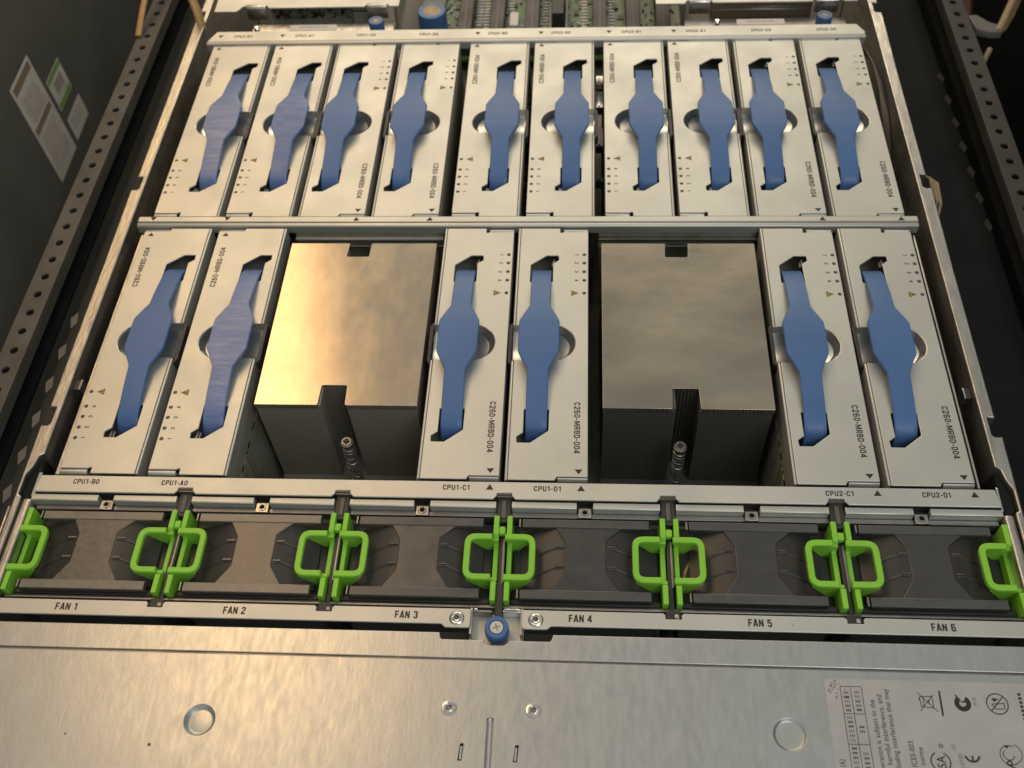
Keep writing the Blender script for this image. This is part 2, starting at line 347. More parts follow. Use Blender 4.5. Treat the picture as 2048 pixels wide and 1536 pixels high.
# ================================================================== server chassis
ch = thing('server_chassis', (0, 0, -86), 'open rack server chassis, long galvanised walls with hook notches', 'server chassis')
ch.location = (0, 0, 0)
b = MB(); b.box(-226, 226, -170, 640, -90, -86.5, dimmetal); b.obj('base_pan', dimmetal, ch)
NY = [355, 191, 26.5]
def wall(sg):
    pts = []
    # inner edge from front to back, then outer edge back to front
    inner = [(222.9, -14), (222.9, -13), (224.6, -12), (224.6, -1.5), (222.4, 3.5), (221.4, 9), (219.3, 10.5), (219.3, 640)]
    outer = [(225.6, 640)]
    for y in NY:
        outer += [(225.6, y + 10.5), (222.3, y + 10.5), (222.3, y + 1.2), (223.2, y), (226.8, y), (226.0, y - 60)]
    outer += [(226.6, -4), (226.6, -170), (222.9, -170)]
    pts = [(x * sg, y) for x, y in inner + outer]
    if sg < 0: pts = pts[::-1]
    b = MB(); b.add(plate_bm(fillet(pts, 0.5, 2), [], 0.6, 86, .75), galvw)
    return b.obj('side_wall', galvw, ch)
wall(-1); wall(1)
for sg in (-1, 1):
    b = MB(); b.prism([(sg * 217.9, -13.6), (sg * 222.2, -13.6), (sg * 222.2, -170), (sg * 217.9, -170)], 'z', -80, 0.0, galvw, 1.3, 3)
    b.obj('cage_side_rail', galvw, ch)
    b = MB()                                # inner ledges and baffle channel along the wall
    b.box(sg * 214.4, sg * 215.4, 3, 158, -70, -10, dimmetal, .3)
    b.box(sg * 215.4, sg * 219.2, 3, 335, -40, -38.5, dimmetal, .3)
    b.box(sg * 211.2, sg * 212.3, 1, 158, -60, -3.0, galvw, .3)
    b.obj('inner_channel', dimmetal, ch)
    b = MB(); b.box(sg * 216.2, sg * 219.1, 50, 56, -7, -2.6, black, .3); b.box(sg * 215.5, sg * 216.2, 50, 56, -8, -2.4, bright if sg > 0 else dimmetal, .15)
    b.obj('wall_clip', black, ch)
    b = MB(); b.prism([(sg * x, y) for x, y in [(218.9, -13.2), (222.4, -13.2), (224.2, -11), (224.2, -2.5), (222.0, 3.0), (220.8, 8.0), (219.4, 8.6), (218.9, -6)]], 'z', -12, -2.2, rackd, .3)
    b.box(sg * 217.7, sg * 218.7, -12, 0.2, -9, -0.6, bright, .3)
    b.obj('bar_latch', black, ch)

# motherboard with the parts one sees down the gaps
mb = thing('motherboard', (0, 0, 0), 'green circuit board at the bottom of the chassis, seen down the gaps', 'circuit board')
b = MB(); b.box(-214, 214, -8, 395, -80, -78.4, pcbdark); b.obj('board', pcbdark, mb)
b = MB(); b.box(-217, -90, 396, 620, -80, -78.4, void); b.box(-90, 217, 396, 620, -80, -78.4, void); b.box(-89, -72, 372, 620, -60, -58, pcbdark); b.obj('rear_sheet', void, mb)
b = MB()
for k in range(420):
    x = random.uniform(-210, 210); y = random.uniform(10, 390); s1 = random.uniform(.8, 3.5); s2 = random.uniform(.8, 3)
    b.box(x, x + s1, y, y + s2, -78.4, -78.4 + random.uniform(.5, 2), random.choice([dimmetal, smud, black, black, paper]))
o = b.obj('small_components', None, mb); o['kind'] = 'stuff'
for gx, pieces in ((45.2, [(292, 308, -24, bright), (262, 280, -30, dimmetal), (313, 322, -22, bright), (232, 236, -32, pcb)]), (-57.6, [(305, 312, -38, bright), (280, 286, -40, smud), (330, 345, -42, pcb), (180, 215, -50, dimmetal)])):
    for y0, y1, z, mm in pieces:
        b = MB(); b.box(gx - 2.6, gx + 2.6, y0, y1, z - 6, z, mm, .6); b.box(gx - 1.2, gx + .4, y0 + 1, y1 - 1, z, z + .8, mm, .2); b.obj('gap_connector', mm, mb)

# rear circuit board with slots
rb = thing('rear_circuit_board', (0, 0, 0), 'bright green circuit board with rows of chips behind the rear crossbar', 'circuit board')
b = MB(); b.box(-86, 108, 396, 620, -64, -62, pcb); b.obj('board', pcb, rb)
for x in (-53.3, -29.5, -3.5, 46.5, 71, 93):
    b = MB(); b.box(x - 5.2, x + 5.2, 400, 615, -61.9, -50, black, .6); b.box(x - 1.0, x + 1.0, 402, 610, -50, -49.6, smudd)
    b.obj('card_slot', black, rb)
b = MB()
for k in range(900):
    x = random.uniform(-84, 106); y = random.uniform(398, 560)
    c = random.random()
    if c < .55: s1, s2, mm = random.uniform(1.0, 2.4), random.uniform(.6, 1.2), paper
    elif c < .8: s1, s2, mm = random.uniform(.8, 1.8), random.uniform(1.2, 2.5), smud
    else: s1, s2, mm = random.uniform(2, 5), random.uniform(2, 6), black
    b.box(x, x + s1, y, y + s2, -61.95, -61.95 + random.uniform(.4, 1.6), mm)
for x0 in (-46.5, -22.5, 3.5, 53.5, 33, -41):
    for k in range(26): b.box(x0, x0 + 4.2, 400 + 4 * k, 401.8 + 4 * k, -61.9, -60.9, paper)
o = b.obj('small_components', None, rb); o['kind'] = 'stuff'
b = MB(); b.box(11, 20, 425, 448, -62, -44, black, .6); b.box(10, 20.5, 449, 470, -62, -46, bright, .6); b.box(9, 11, 400, 480, -62, -52, smud, .3); b.box(21, 23, 400, 480, -62, -52, smud, .3)
b.obj('ribbon_connector', black, rb)
b = MB(); b.box(-19.5, -13.3, 414, 430, -58, -46, whitep, .3); b.obj('white_tag', whitep, rb)

# crossbars --------------------------------------------------------------
def bar_print(name, parent, texts, arrows, z, y, size, ink_):
    for x, t in texts:
        b = MB(); b.add(stencil_bm(t, 2.6, 12.3, x, y, z), ink_); b.obj('printed_slot_name', ink_, parent)
    for x, yy, up in arrows:
        b = MB(); s = 1.45 * (1 if up else -1); b.prism([(x - 1.75, yy - s), (x + 1.75, yy - s), (x, yy + s)], 'z', z, z + .04, ink_); b.obj('printed_arrow', ink_, parent)
rear_bar = thing('crossbar', (0, 334, 0), 'rearmost steel crossbar printed CPU1-B1 to CPU2-D0, with pointed ends', 'crossbar', 'steel crossbars over the memory risers')
b = MB()
b.add(plate_bm(fillet([(-213.2, -3.0), (-208.4, 7.6), (208.4, 7.6), (212.6, -1.0), (212.0, -3.0)], .8), [], 1.2, 1.2, .35), steel)
b.prism([(-6.2, -4.5), (-3.2, -4.5), (-2.6, 1.0), (-5.4, 1.6), (-6.2, 0.9)], 'x', -213.0, 212.4, steel, .7, 3)
b.box(-208, 208, -3, 7, -6, -0.1, dimmetal); b.obj('bar', steel, rear_bar)
names = ['CPU1-B1', 'CPU1-A1', 'CPU1-C0', 'CPU1-D0', 'CPU2-B0', 'CPU2-A0', 'CPU2-B1', 'CPU2-A1', 'CPU2-C0', 'CPU2-D0']
bar_print('printed_text', rear_bar, list(zip([-189.9, -148.6, -107.6, -66.3, -21.1, 19.8, 65.3, 106.2, 147.7, 188.6], names)),
          [(x, 2.2, False) for x in (-205.0, -163.4, -34.2, 6.9, 50.8, 92.2)], 1.21, 2.2, 3.5, ink)
mid_bar = thing('crossbar', (0, 165, 0), 'middle steel crossbar between the two rows of risers, marked only with arrows', 'crossbar', 'steel crossbars over the memory risers')
b = MB()
b.prism([(-0.6, -4), (3.6, -4), (3.6, .9), (-0.6, .9)], 'x', -215.5, 214.6, steel, .5, 2)
b.prism([(-3.6, -5), (-0.9, -5), (-0.9, 0.2), (-1.4, .6), (-3.0, .5), (-3.6, -.2)], 'x', -215.3, 214.4, steel, .35, 2); b.obj('bar', steel, mid_bar)
bar_print('printed_arrows', mid_bar, [], [(x, 1.6, u) for x, u in ((-206.8, False), (-164.4, False), (-91, True), (-49.8, True), (164.1, True), (205.7, True))], .91, 1.6, 3, ink)
front_bar = thing('crossbar', (0, 0, 0), 'front steel crossbar printed CPU1-B0 to CPU2-D1, nearest the fans', 'crossbar', 'steel crossbars over the memory risers')
DV = [-146.4, -73.2, 0.4, 73.4, 147.2]
FC = [-183.2, -110.2, -36.6, 36.6, 110.2, 183.6]
def fb_outline():
    top = [(-216.8, -1.9), (216.6, -1.9)]
    bot = [(217.8, -10.7, .8)]
    for d in reversed(DV):
        bot += [(d + 5.0, -10.7, .3), (d + 3.4, -9.0, .3), (d + 3.4, -7.6, .4), (d - 3.4, -7.6, .4), (d - 3.4, -9.0, .3), (d - 5.0, -10.7, .3)]
    bot += [(-217.8, -10.7, .8)]
    return fillet(top + bot, 0.9, 3)
b = MB(); b.add(plate_bm(fb_outline(), [], 1.0, 1.0, .3), steel)
xs = sorted([-218.6] + [d + s for d in DV for s in (-3.5, 3.5)] + [f + s for f in FC for s in (-3.6, 3.6)] + [218.0])
for a, c in zip(xs[0::2], xs[1::2]): b.prism([(-14.4, -6), (-11.1, -6), (-11.1, -.5), (-14.0, -.5), (-14.4, -.9)], 'x', a, c, steel, .35, 2)
b.box(-217, 217, -9, -2.2, -8, -.2, dimmetal)
b.obj('bar', steel, front_bar)
b = MB(); b.box(-217, 217, -16.9, -14.5, -10, -4.6, dimmetal, .4); b.box(-217, 217, -14.6, -9.2, -9, -7, black); b.obj('lower_ledge', dimmetal, front_bar)
for d in DV:
    b = MB(); b.prism([(d - 3.2, -16.5), (d - 2.0, -21), (d + 2.0, -21), (d + 3.2, -16.5), (d + 3.2, -7.8), (d - 3.2, -7.8)], 'z', -12, -1.8, black, .5)
    b.box(d - 1.0, d + 1.0, -19, -10, -2.2, -1.2, smudd, .3); b.box(d - 3.4, d + 3.4, -8.4, -7.2, -3, 0.7, smudd, .3); b.obj('divider_socket', black, front_bar)
for f in FC:
    b = MB(); b.add(plate_bm([(f - 2.9, -17.4), (f + 2.9, -17.4), (f + 2.9, -12.6), (f - 2.9, -12.6)], [circ(f, -14.9, 1.3, 20)], -3.0, .9, .2), galvw)
    b.lathe((f, -14.9), [(1.9, -3.0), (1.7, -2.5), (1.25, -2.5), (1.2, -4)], galvw, 20); b.box(f - 3.6, f + 3.6, -14.2, -11.0, -7, -4.8, black)
    b.obj('captive_nut', galvw, front_bar)
bar_print('printed_text', front_bar, list(zip([-194.1, -152.2, -21.6, 19.7, 149.0, 190.8], ['CPU1-B0', 'CPU1-A0', 'CPU1-C1', 'CPU1-D1', 'CPU2-C1', 'CPU2-D1'])),
          [(x, -4.6, True) for x in (-6.4, 34.8, 165.4, 207.2)], 1.01, -5.1, 3.55, ink)

# ================================================================== memory risers
def strap_bm():
    tb = bmesh.new(); rows = []
    def wid(y):
        a = abs(y)
        if a >= 21: return 5.15
        if a <= 9: return 10.1
        if a >= 20: return 5.15 + (21 - a) * .15
        if a <= 10.4: return 10.1 - (a - 9) * .25
        return 9.75 - (a - 10.4) / 9.6 * 4.45
    half = [(54.5, -13), (53.2, -7), (51.8, -3.4), (50.0, -1.2), (47, .4), (42, 1.8), (35, 3.2), (28, 4.3), (22.5, 5.0), (21, 5.15), (20, 5.25), (17, 5.6), (14, 5.8), (11.5, 6.0), (10.4, 6.05), (9.6, 6.1), (9, 6.1), (4, 6.3), (0, 6.35)]
    prof = half + [(-y, z) for y, z in half[-2::-1]]
    for y, z in prof:
        wdt = wid(y); cx = 5.45
        rows.append([tb.verts.new((cx - wdt, y, z - 1.7)), tb.verts.new((cx - wdt, y, z - .35)), tb.verts.new((cx - wdt + .35, y, z)), tb.verts.new((cx - wdt * .5, y, z + .05)),
                     tb.verts.new((cx, y, z + .08)), tb.verts.new((cx + wdt * .5, y, z + .05)), tb.verts.new((cx + wdt - .35, y, z)), tb.verts.new((cx + wdt, y, z - .35)), tb.verts.new((cx + wdt, y, z - 1.7))])
    for a, c in zip(rows[:-1], rows[1:]):
        for k in range(9): tb.faces.new((a[k], a[(k + 1) % 9], c[(k + 1) % 9], c[k]))
    tb.faces.new(rows[0]); tb.faces.new(rows[-1]); bmesh.ops.recalc_face_normals(tb, faces=tb.faces); return tb
def make_riser(loc, label, group, bmat):
    t = thing('memory_riser', loc, label, 'memory riser', group)
    # lid with the two handle slots and the finger bowl notch
    arc = [(-1.6 + 11.2 * math.cos(a), 11.2 * math.sin(a), 0) for a in [PI / 2 + PI * k / 20 for k in range(21)]]
    outline = [(-19.03, 78.0, .5), (-5.0, 78.0, .2), (-3.9, 80, .2), (17.55, 80, .5), (17.55, 11.2, .3)] + arc + [(17.55, -11.2, .3), (17.55, -80, .5), (-3.8, -80, .4), (-3.9, -78.2, .3), (-3.7, -76.9, .5), (-5.1, -76.7, .5), (-5.4, -77.3, .2), (-19.03, -77.3, .5)]
    slot = [(-.4, 52.9), (8, 59.7), (14.2, 59.7), (14.4, 56.4), (12.6, 54.9), (11.4, 54.0), (11.4, 40.8), (-.4, 40.8)]
    slot2 = [(11.4 - x + -.4 if False else x, -y) for x, y in slot]
    # second slot is the first turned by half a turn about the strap centre
    slot2 = [(2 * 5.5 - x, -y) for x, y in slot]
    b = MB(); b.add(plate_bm(fillet(outline, .3, 3), [fillet(slot, .5, 3), fillet(slot2, .5, 3)], 0, 1.0, .3), steel)
    b.obj('lid', steel, t)
    lid = t.children[0]
    b = MB(); rings = []                       # formed finger bowl
    tb = bmesh.new()
    for off, z in ((0, -.12), (.35, -.2), (.75, -.8), (2.3, -3.5), (2.8, -4.1), (3.6, -4.45)):
        r = 11.4 - off; ring = []; xo = 19.0
        yo = 11.4 - off * .45
        P = [(xo, yo)] + [(-1.6 + r * math.cos(a), (yo + (r - yo) * (1 - abs(math.sin(a)))) * math.sin(a)) for a in [PI / 2 + PI * k / 20 for k in range(21)]] + [(xo, -yo)]
        rings.append([tb.verts.new((x, y, z)) for x, y in P])
    for a, c in zip(rings[:-1], rings[1:]):
        for k in range(len(a) - 1): tb.faces.new((a[k], a[k + 1], c[k + 1], c[k]))
    tb.faces.new(rings[-1]); bmesh.ops.recalc_face_normals(tb, faces=tb.faces)
    for f in tb.faces:
        if f.normal.z < 0: f.normal_flip()
    b.add(tb, bowlm); b.box(18.55, 19.0, -10.2, 10.2, -6.5, -3.9, bright, .12); b.obj('finger_bowl', bowlm, lid, 45)
    b = MB()
    for y0, y1 in ((11.6, 80), (-80, -11.6)):
        b.prism([(17.75, -9), (19.03, -9), (19.03, -.6), (18.7, -.15), (18.2, -.05), (17.75, -.2)], 'y', y0, y1, steel, .15)
    b.box(-19.0, -18.4, -77.6, 78, -9, -1.02, steel, .1)
    b.obj('side_lip', steel, t)
    b = MB(); b.prism([(-80.1, -4.4), (-77.7, -4.4), (-77.6, -.7), (-78.0, -.25), (-79.0, -.25), (-79.9, -1.1)], 'x', -18.9, -5.7, steel, .35, 3)
    b.obj('end_tab', steel, t)
    b = MB(); b.prism([(79.9, -4.4), (78.4, -4.4), (78.4, -.5), (78.6, -.2), (79.1, -.35), (79.8, -1.6)], 'x', -18.8, -5.2, steel, .3)
    b.obj('end_tab', steel, t)
    b = MB(); b.box(-18.3, 18.3, -77.4, 77.4, -74, -14, void); b.box(-18.9, -18.3, -77, 77, -74, -9.2, void)
    b.box(18.3, 18.9, -77, 77, -74, -9.2, void); b.box(-18.3, 17.6, -78.6, -77.5, -30, -4.5, dimmetal, .1); b.box(-3.5, 18, 77.5, 78.6, -30, -1.2, dimmetal, .1)
    for k in range(30):
        y = random.uniform(-74, 70); b.box(19.0, 19.5, y, y + random.uniform(2, 6), -30 - random.random() * 30, -18, random.choice([pcbdark, void]))
    b.obj('module_body', void, t)
    b = MB(); b.prism([(19.15, 13.2), (20.9, 11.2), (21.2, -11.2), (19.8, -13.4), (19.15, -13.4)], 'z', -7, -1.0, black, .3); b.obj('side_latch', black, t)
    b = MB(); b.add(strap_bm(), bmat); h = b.obj('handle_strap', bmat, t, 40)
    b = MB(); b.box(-2.6, .4, -58.6, -54.5, -8, -3.0, dimmetal, .3); b.box(-1.2, -.6, -58.8, -54.4, -3.0, -1.8, dimmetal, .15); b.obj('latch_spring', dimmetal, t)
    b = MB(); b.add(stencil_bm('C260-MRBD-004', 2.9, 29.0, -13.9, 51.0, .01, PI / 2), ink); b.obj('printed_part_number', ink, t)
    b = MB(); b.prism([(-16.6, 74.1), (-13.0, 74.1), (-14.8, 76.7)], 'z', .01, .05, ink)
    for n, y in (('4', -41.9), ('3', -48.0), ('2', -54.2), ('1', -60.3)): b.add(stencil_bm(n, 1.9, 1.2, -12.9, y, .01, PI / 2), ink)
    b.obj('printed_marks', ink, t)
    tri = [(-14.0, -33), (-10.2, -31.1), (-10.2, -34.9)]
    def tr(k): c = Vector((-11.45, -33)); return [tuple(c + (Vector(p) - c) * k) for p in tri]
    b = MB(); b.prism(tr(1), 'z', .01, .04, ink); b.prism(tr(.76), 'z', .04, .06, amber); b.prism([(-12.6, -33.2), (-11.4, -33.2), (-11.4, -32.8), (-12.6, -32.8)], 'z', .06, .08, ink)
    b.box(-11.1, -10.7, -33.25, -32.75, .06, .08, ink)
    b.obj('warning_triangle', amber, t)
    for y in (-33, -41.9, -48, -54.2, -60.3):
        b = MB(); b.lathe((-16.9, y), [(1.0, .02), (.95, .06), (.65, .06), (.6, .02)], ink, 16); b.cyl((-16.9, y), .62, -.2, .04, ledm, 16); b.obj('indicator_light', ledm, t)
    return t
GR = 'memory risers in the two rows'
W2 = 19.03
front = [(-209.7, 'A', 'CPU1-B0', 'leftmost in the front row, above CPU1-B0, with smooth blue strap'),
         (-167.2, 'A', 'CPU1-A0', 'heavily scuffed blue strap, above CPU1-A0 beside the golden heatsink'),
         (-40.6, 'B', 'CPU1-C1', 'immediately right of the golden heatsink, above CPU1-C1'),
         (-0.2, 'B', 'CPU1-D1', 'above CPU1-D1, just left of the grey heatsink'),
         (129.9, 'B', 'CPU2-C1', 'right of the grey heatsink, above CPU2-C1'),
         (171.1, 'B', 'CPU2-D1', 'rightmost in the front row, above CPU2-D1')]
rear = [(-208.1, 'A', 'leftmost in the back row, pale scuffed strap, under CPU1-B1'),
        (-166.5, 'A', 'second from the left in the back row, under CPU1-A1'),
        (-125.1, 'B', 'third from the left in the back row, under CPU1-C0'),
        (-83.4, 'B', 'back row under CPU1-D0, left of the first wide gap'),
        (-38.2, 'A', 'back row under CPU2-B0, just right of the first wide gap'),
        (3.3, 'A', 'back row under CPU2-A0, left of the gap showing bright metal'),
        (47.2, 'A', 'back row under CPU2-B1, right of the gap showing bright metal'),
        (87.9, 'A', 'back row under CPU2-A1, between CPU2-B1 and CPU2-C0'),
        (129.1, 'B', 'second from the right in the back row, under CPU2-C0'),
        (170.5, 'B', 'rightmost in the back row, under CPU2-D0')]
first = make_riser((front[0][0] + W2, 80, 0), 'silver memory riser ' + front[0][3], GR, blue)
strapS = None
def place(x, y, ty, label):
    return copy_tree(first, (x + W2, y, 0), 0 if ty == 'A' else PI, 'silver memory riser ' + label)
def rescuff(t, m_new):
    for c in t.children:
        if c.name.startswith('handle_strap'):
            c.data = c.data.copy(); c.data.materials[0] = m_new
for i, (x, ty, nm, lb) in enumerate(front):
    if i == 0: continue
    lab = ('memory riser with a ' + lb) if i == 1 else 'silver memory riser ' + lb
    r = copy_tree(first, (x + W2, 80, 0), 0 if ty == 'A' else PI, lab)
    if i == 1: rescuff(r, blues)
blues2 = mat('blue_plastic_light_scuff_sheen', (0.10, 0.18, 0.41), 0, 0.38, var=0.16, vscale=200, rvar=0.10, rscale=260, bump=0.07, bscale=300, stretch=(0.5, 1.6, 1), spec=0.6)  # light scuffs, with some reflected sheen mixed into the paler blue
for i, (x, ty, lb) in enumerate(rear):
    r = copy_tree(first, (x + W2, 249.5, 0), 0 if ty == 'A' else PI, 'silver memory riser ' + lb)
    if i in (0, 1): rescuff(r, blues if i == 0 else blues2)

# ================================================================== heatsinks
finm2 = mat('dark_fin_shaded', (0.10, 0.097, 0.083), 0, 0.6); fingap2 = mat('fin_gap_shaded', (0.075, 0.073, 0.062), 0, 0.6)  # shaded copies of fin and gap colours for the right heatsink
def heatsink(x0, x1, label, m, nlab):
    finm, fingap = (MATS['haze_lifted_fin'], MATS['fin_gap_haze_fill']) if nlab == 0 else (finm2, fingap2)
    cx = (x0 + x1) / 2
    t = thing('heatsink', (cx, 95, -70), label, 'heatsink', 'processor heatsinks'); w2 = (x1 - x0) / 2
    # coordinates local: y 0 = centre, z 0 = foot
    yb, yt, Z = -54.3, 54.2, 69.5
    nb = -2.0 if nlab == 0 else -0.8
    out = [(-w2, yt), (nb - 5.6, yt), (nb - 6.2, yt - 10, .8), (nb + 5.8, yt - 10, .8), (nb + 6.2, yt), (w2, yt), (w2, yb),
           (nb + 6.6, yb, 1), (nb + 6.2, yb + 12, .8), (nb - 6.2, yb + 12, .8), (nb - 6.6, yb, 1), (-w2, yb)]
    b = MB(); b.add(plate_bm(fillet(out, .3, 3), [], Z, .8, .2), m); b.obj('top_plate', m, t)
    b = MB(); n = 48
    for k in range(n):
        x = -w2 + .8 + (2 * w2 - 1.6) * k / (n - 1); notch = abs(x - nb) < 6.6
        b.box(x - .16, x + .16, (yb + 12.2 if notch else yb + .3), (yt - 10.2 if notch else yt - .3), 4, Z - .85, finm)
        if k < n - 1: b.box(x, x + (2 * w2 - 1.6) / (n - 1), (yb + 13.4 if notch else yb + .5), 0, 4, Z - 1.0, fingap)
        if not notch: b.box(x - .38, x + .38, yb - .35, yb + .25, Z - 2.6, Z - 1.5, dimmetal)
    b.obj('fin_stack', finm, t)
    b = MB(); b.box(-w2 + .2, w2 - .2, yb - 10, yt + 10, 0, 3.9, finm, .5); b.obj('base_plate', finm, t)
    sx, sy = (4.0 if nlab == 0 else -3.0), -64.0
    sc_ = MB(); sc_.cyl((sx, sy), 3.3, 49.5, 52.0, dimmetal, 24, bevel=.5); sc_.lathe((sx, sy), [(2.9, 51.9), (2.4, 52.5), (1.5, 52.5), (1.2, 51.6), (.01, 51.5)], dimmetal, 24)
    sc_.cyl((sx, sy), .9, 4, 49.5, fingap, 16); sc_.box(sx - 1.6, sx + 1.6, sy - .3, sy + .3, 52.4, 52.95, black); sc_.box(sx - .3, sx + .3, sy - 1.6, sy + 1.6, 52.4, 52.96, black)
    s_o = sc_.obj('spring_screw', bright, t)
    sp = MB(); sp.tube([(sx + 2.75 * math.cos(a), sy + 2.7 * math.sin(a), 49 - 2.4 * a / (2 * PI)) for a in [2 * PI * k / 16 for k in range(16 * 20)]], 0.36, dimmetal, 6)
    sp.obj('spring', dimmetal, s_o)
    return t
heatsink(-124.6, -44.4, 'golden reflecting finned heatsink between CPU1-A0 and CPU1-C1 risers', copper, 0)
heatsink(44.8, 126.2, 'shaded grey brown finned heatsink between CPU1-D1 and CPU2-C1 risers', copper2, 1)
for x0, x1, lb in ((-126, -42.5, 'thin steel strip behind the golden heatsink'), (43.6, 129.5, 'thin dull strip behind the grey heatsink')):
    b = MB(); b.box(x0, x1, 159.2, 161.6, -9, -7.6, steel if x0 < 0 else dimmetal, .3); b.box(x0, x1, 157.6, 159.0, -13, -11.6, dimmetal, .3); b.box(x0, x1, 162, 163.5, -40, -6, pcbdark)
    props(b.obj('support_strip'), lb, 'metal strip')

# ================================================================== fans
def fan_handle(side, with_peg):
    """side -1: the loop reaches towards -x (right edge of a fan); +1: towards +x. local x=0 is the divider"""
    b = MB(); s = side
    xo = 16.4 if s < 0 else 14.8; xa = 4.2 if s < 0 else 1.2; yt, yb, wd = -27.6, -49.7, 2.8
    C = [(s * xa, yt, .4), (s * xo, yt, 5.2), (s * xo, yb, 5.2), (s * xa, yb, .4), (s * xa, yb + wd, .4), (s * (xo - wd), yb + wd, 2.4), (s * (xo - wd), yt - wd, 2.4), (s * xa, yt - wd, .4)]
    if s > 0: C = C
    pts = fillet(C, .4, 5)
    b.add(plate_bm(pts, [], 0.2, 2.6, .5), green)
    fx0, fx1 = (-4.3, -2.0) if s < 0 else (1.9, 4.2)
    if s < 0: fx0, fx1 = -4.0, -1.6
    prof = [(-59, -.5), (-50.3, -.5), (-49.9, -1), (-47.5, -6.2), (-30.4, -6.2), (-28.2, -1), (-27.4, -.3), (-18.4, -.3), (-18.4, -24), (-59, -24)]
    b.prism(prof, 'x', fx0, fx1, green, .35)
    for y in (yt - 2.3, yb + .7):
        b.prism([(s * (xo - 1.6), -2.4), (fx1 if s < 0 else fx0, -2.4), (fx1 if s < 0 else fx0, -14), (s * 6.5, -12.5)], 'y', y, y + 1.6, green, .2)
    if with_peg: b.box(-1.7, 1.3, -27.2, -23.4, -4, -.9, green, .7)
    return b
recm = mat('duct_recess_plastic', (0.040, 0.037, 0.033), 0.0, 0.4, var=0.15, vscale=80, rvar=.08, spec=.5)
hl = fan_handle(1, False).obj('grip_handle', green); hr = fan_handle(-1, True).obj('grip_handle', green)
mesh_l, mesh_r = hl.data, hr.data
bpy.data.objects.remove(hl); bpy.data.objects.remove(hr)
DVX = [-219.4] + DV + [219.8]
def fan(i, label, cover):
    cx = (DVX[i] + DVX[i + 1]) / 2
    t = thing('fan_module', (cx, -38, -60), label, 'cooling fan', 'cooling fans in the front row'); t.location.z = 0; t.location.y = 0
    a, c = DVX[i] - cx, DVX[i + 1] - cx
    o = link('grip_handle', mesh_l, t); o.location.x = a * S
    o = link('grip_handle', mesh_r, t); o.location.x = c * S
    b = MB(); b.box(a + 4.6, c - 4.4, -57.8, -18, -60, -11, black, .6)
    b.box(a + 4.6, c - 4.4, -57.8, -55.6, -12, -6.5, black, .4)
    b.obj('fan_frame', black, t)
    L_, R_ = -28, 28
    hg = [(L_, -18.6), (R_, -18.6), (R_, -22.8, .3), (15.5, -22.8), (9, -28.5, 2), (9, -44, 3), (14.5, -52.4), (R_, -52.4), (R_, -57.0), (L_, -57.0), (L_, -52.4), (-14.5, -52.4), (-9, -44, 3), (-9, -30, 2), (-13, -22.8), (L_, -22.8)]
    b = MB(); b.add(plate_bm(fillet(hg, .4, 3), [], -3.0, 3.0, .5), cover); b.obj('duct_cover', cover, t)
    sm = stripm if i < 2 else stripd
    for y0, y1 in ((-22.7, -18.7), (-56.9, -52.7)):
        b = MB(); b.box(L_ + .1, R_ - .1, y0, y1, -3.2, -2.6, sm, .25); b.obj('cover_strip', sm, t)
    b = MB()
    for s in (-1, 1):
        for y in (-32.5, -42.0):
            P = [Vector((s * 9.6, y, -3.6)), Vector((s * 13, y + .1, -3.9)), Vector((s * 18, y - 1.2, -5.6)), Vector((s * 23, y - 3, -7.6))]
            b.tube(P, .6, recm, 8, .9)
            b.box(s * 9.4, s * 13.0, y + .5, y + 1.1, -4, -3.0, sm, .1)
        b.prism([(s * 8.0, -3.2), (s * 14.0, -4.0), (s * 28, -9.5), (s * 28, -11), (s * 8, -11)], 'y', -52.3, -22.9, recm, .0)
    for y0, y1 in ((-22.6, -18.8), (-56.8, -52.6)): b.box(-29.4, -28.6, y0, y1, -5, -2.6, dimmetal, .2)
    b.obj('louvre', recm, t)
    # soft dusty block where a loop shows the inside of the duct
    return t
covers = [dustgl, dustgl, mat('brownish_glossy_cover', (0.085, 0.073, 0.062), 0, .32, var=.3, vscale=120, rvar=.1, rscale=150, bump=.15, bscale=200, spec=.9), blackgl, blackgl, blackgl]  # brownish cover for the third fan, paler than those to its right
flab = ['dusty grey fan in bay FAN 1, nearest the left wall, with green grip loops', 'dusty speckled fan in bay FAN 2 with green grip loops', 'brownish fan in bay FAN 3, left of the blue thumbscrew',
        'dark fan in bay FAN 4, right of the blue thumbscrew', 'dark glossy fan in bay FAN 5 with green grip loops', 'dark fan in bay FAN 6, nearest the right wall']
for i in range(6): fan(i, flab[i], covers[i])
# cable seen inside a fan loop
b = MB(); b.tube([(78.6, -49, -14), (79.2, -44, -12), (80.4, -39, -11), (82.6, -34, -11.5), (84.6, -31, -13)], .7, tan)
props(b.obj('cable', tan), 'thin copper coloured wire inside the green loop of FAN 5', 'wire')
b = MB(); b.tube([(5.6, -48, -15), (6.6, -42, -13), (8.4, -37, -12), (10.2, -33, -13)], .6, red)
props(b.obj('cable', red), 'thin reddish wire inside the green loop of FAN 4', 'wire')

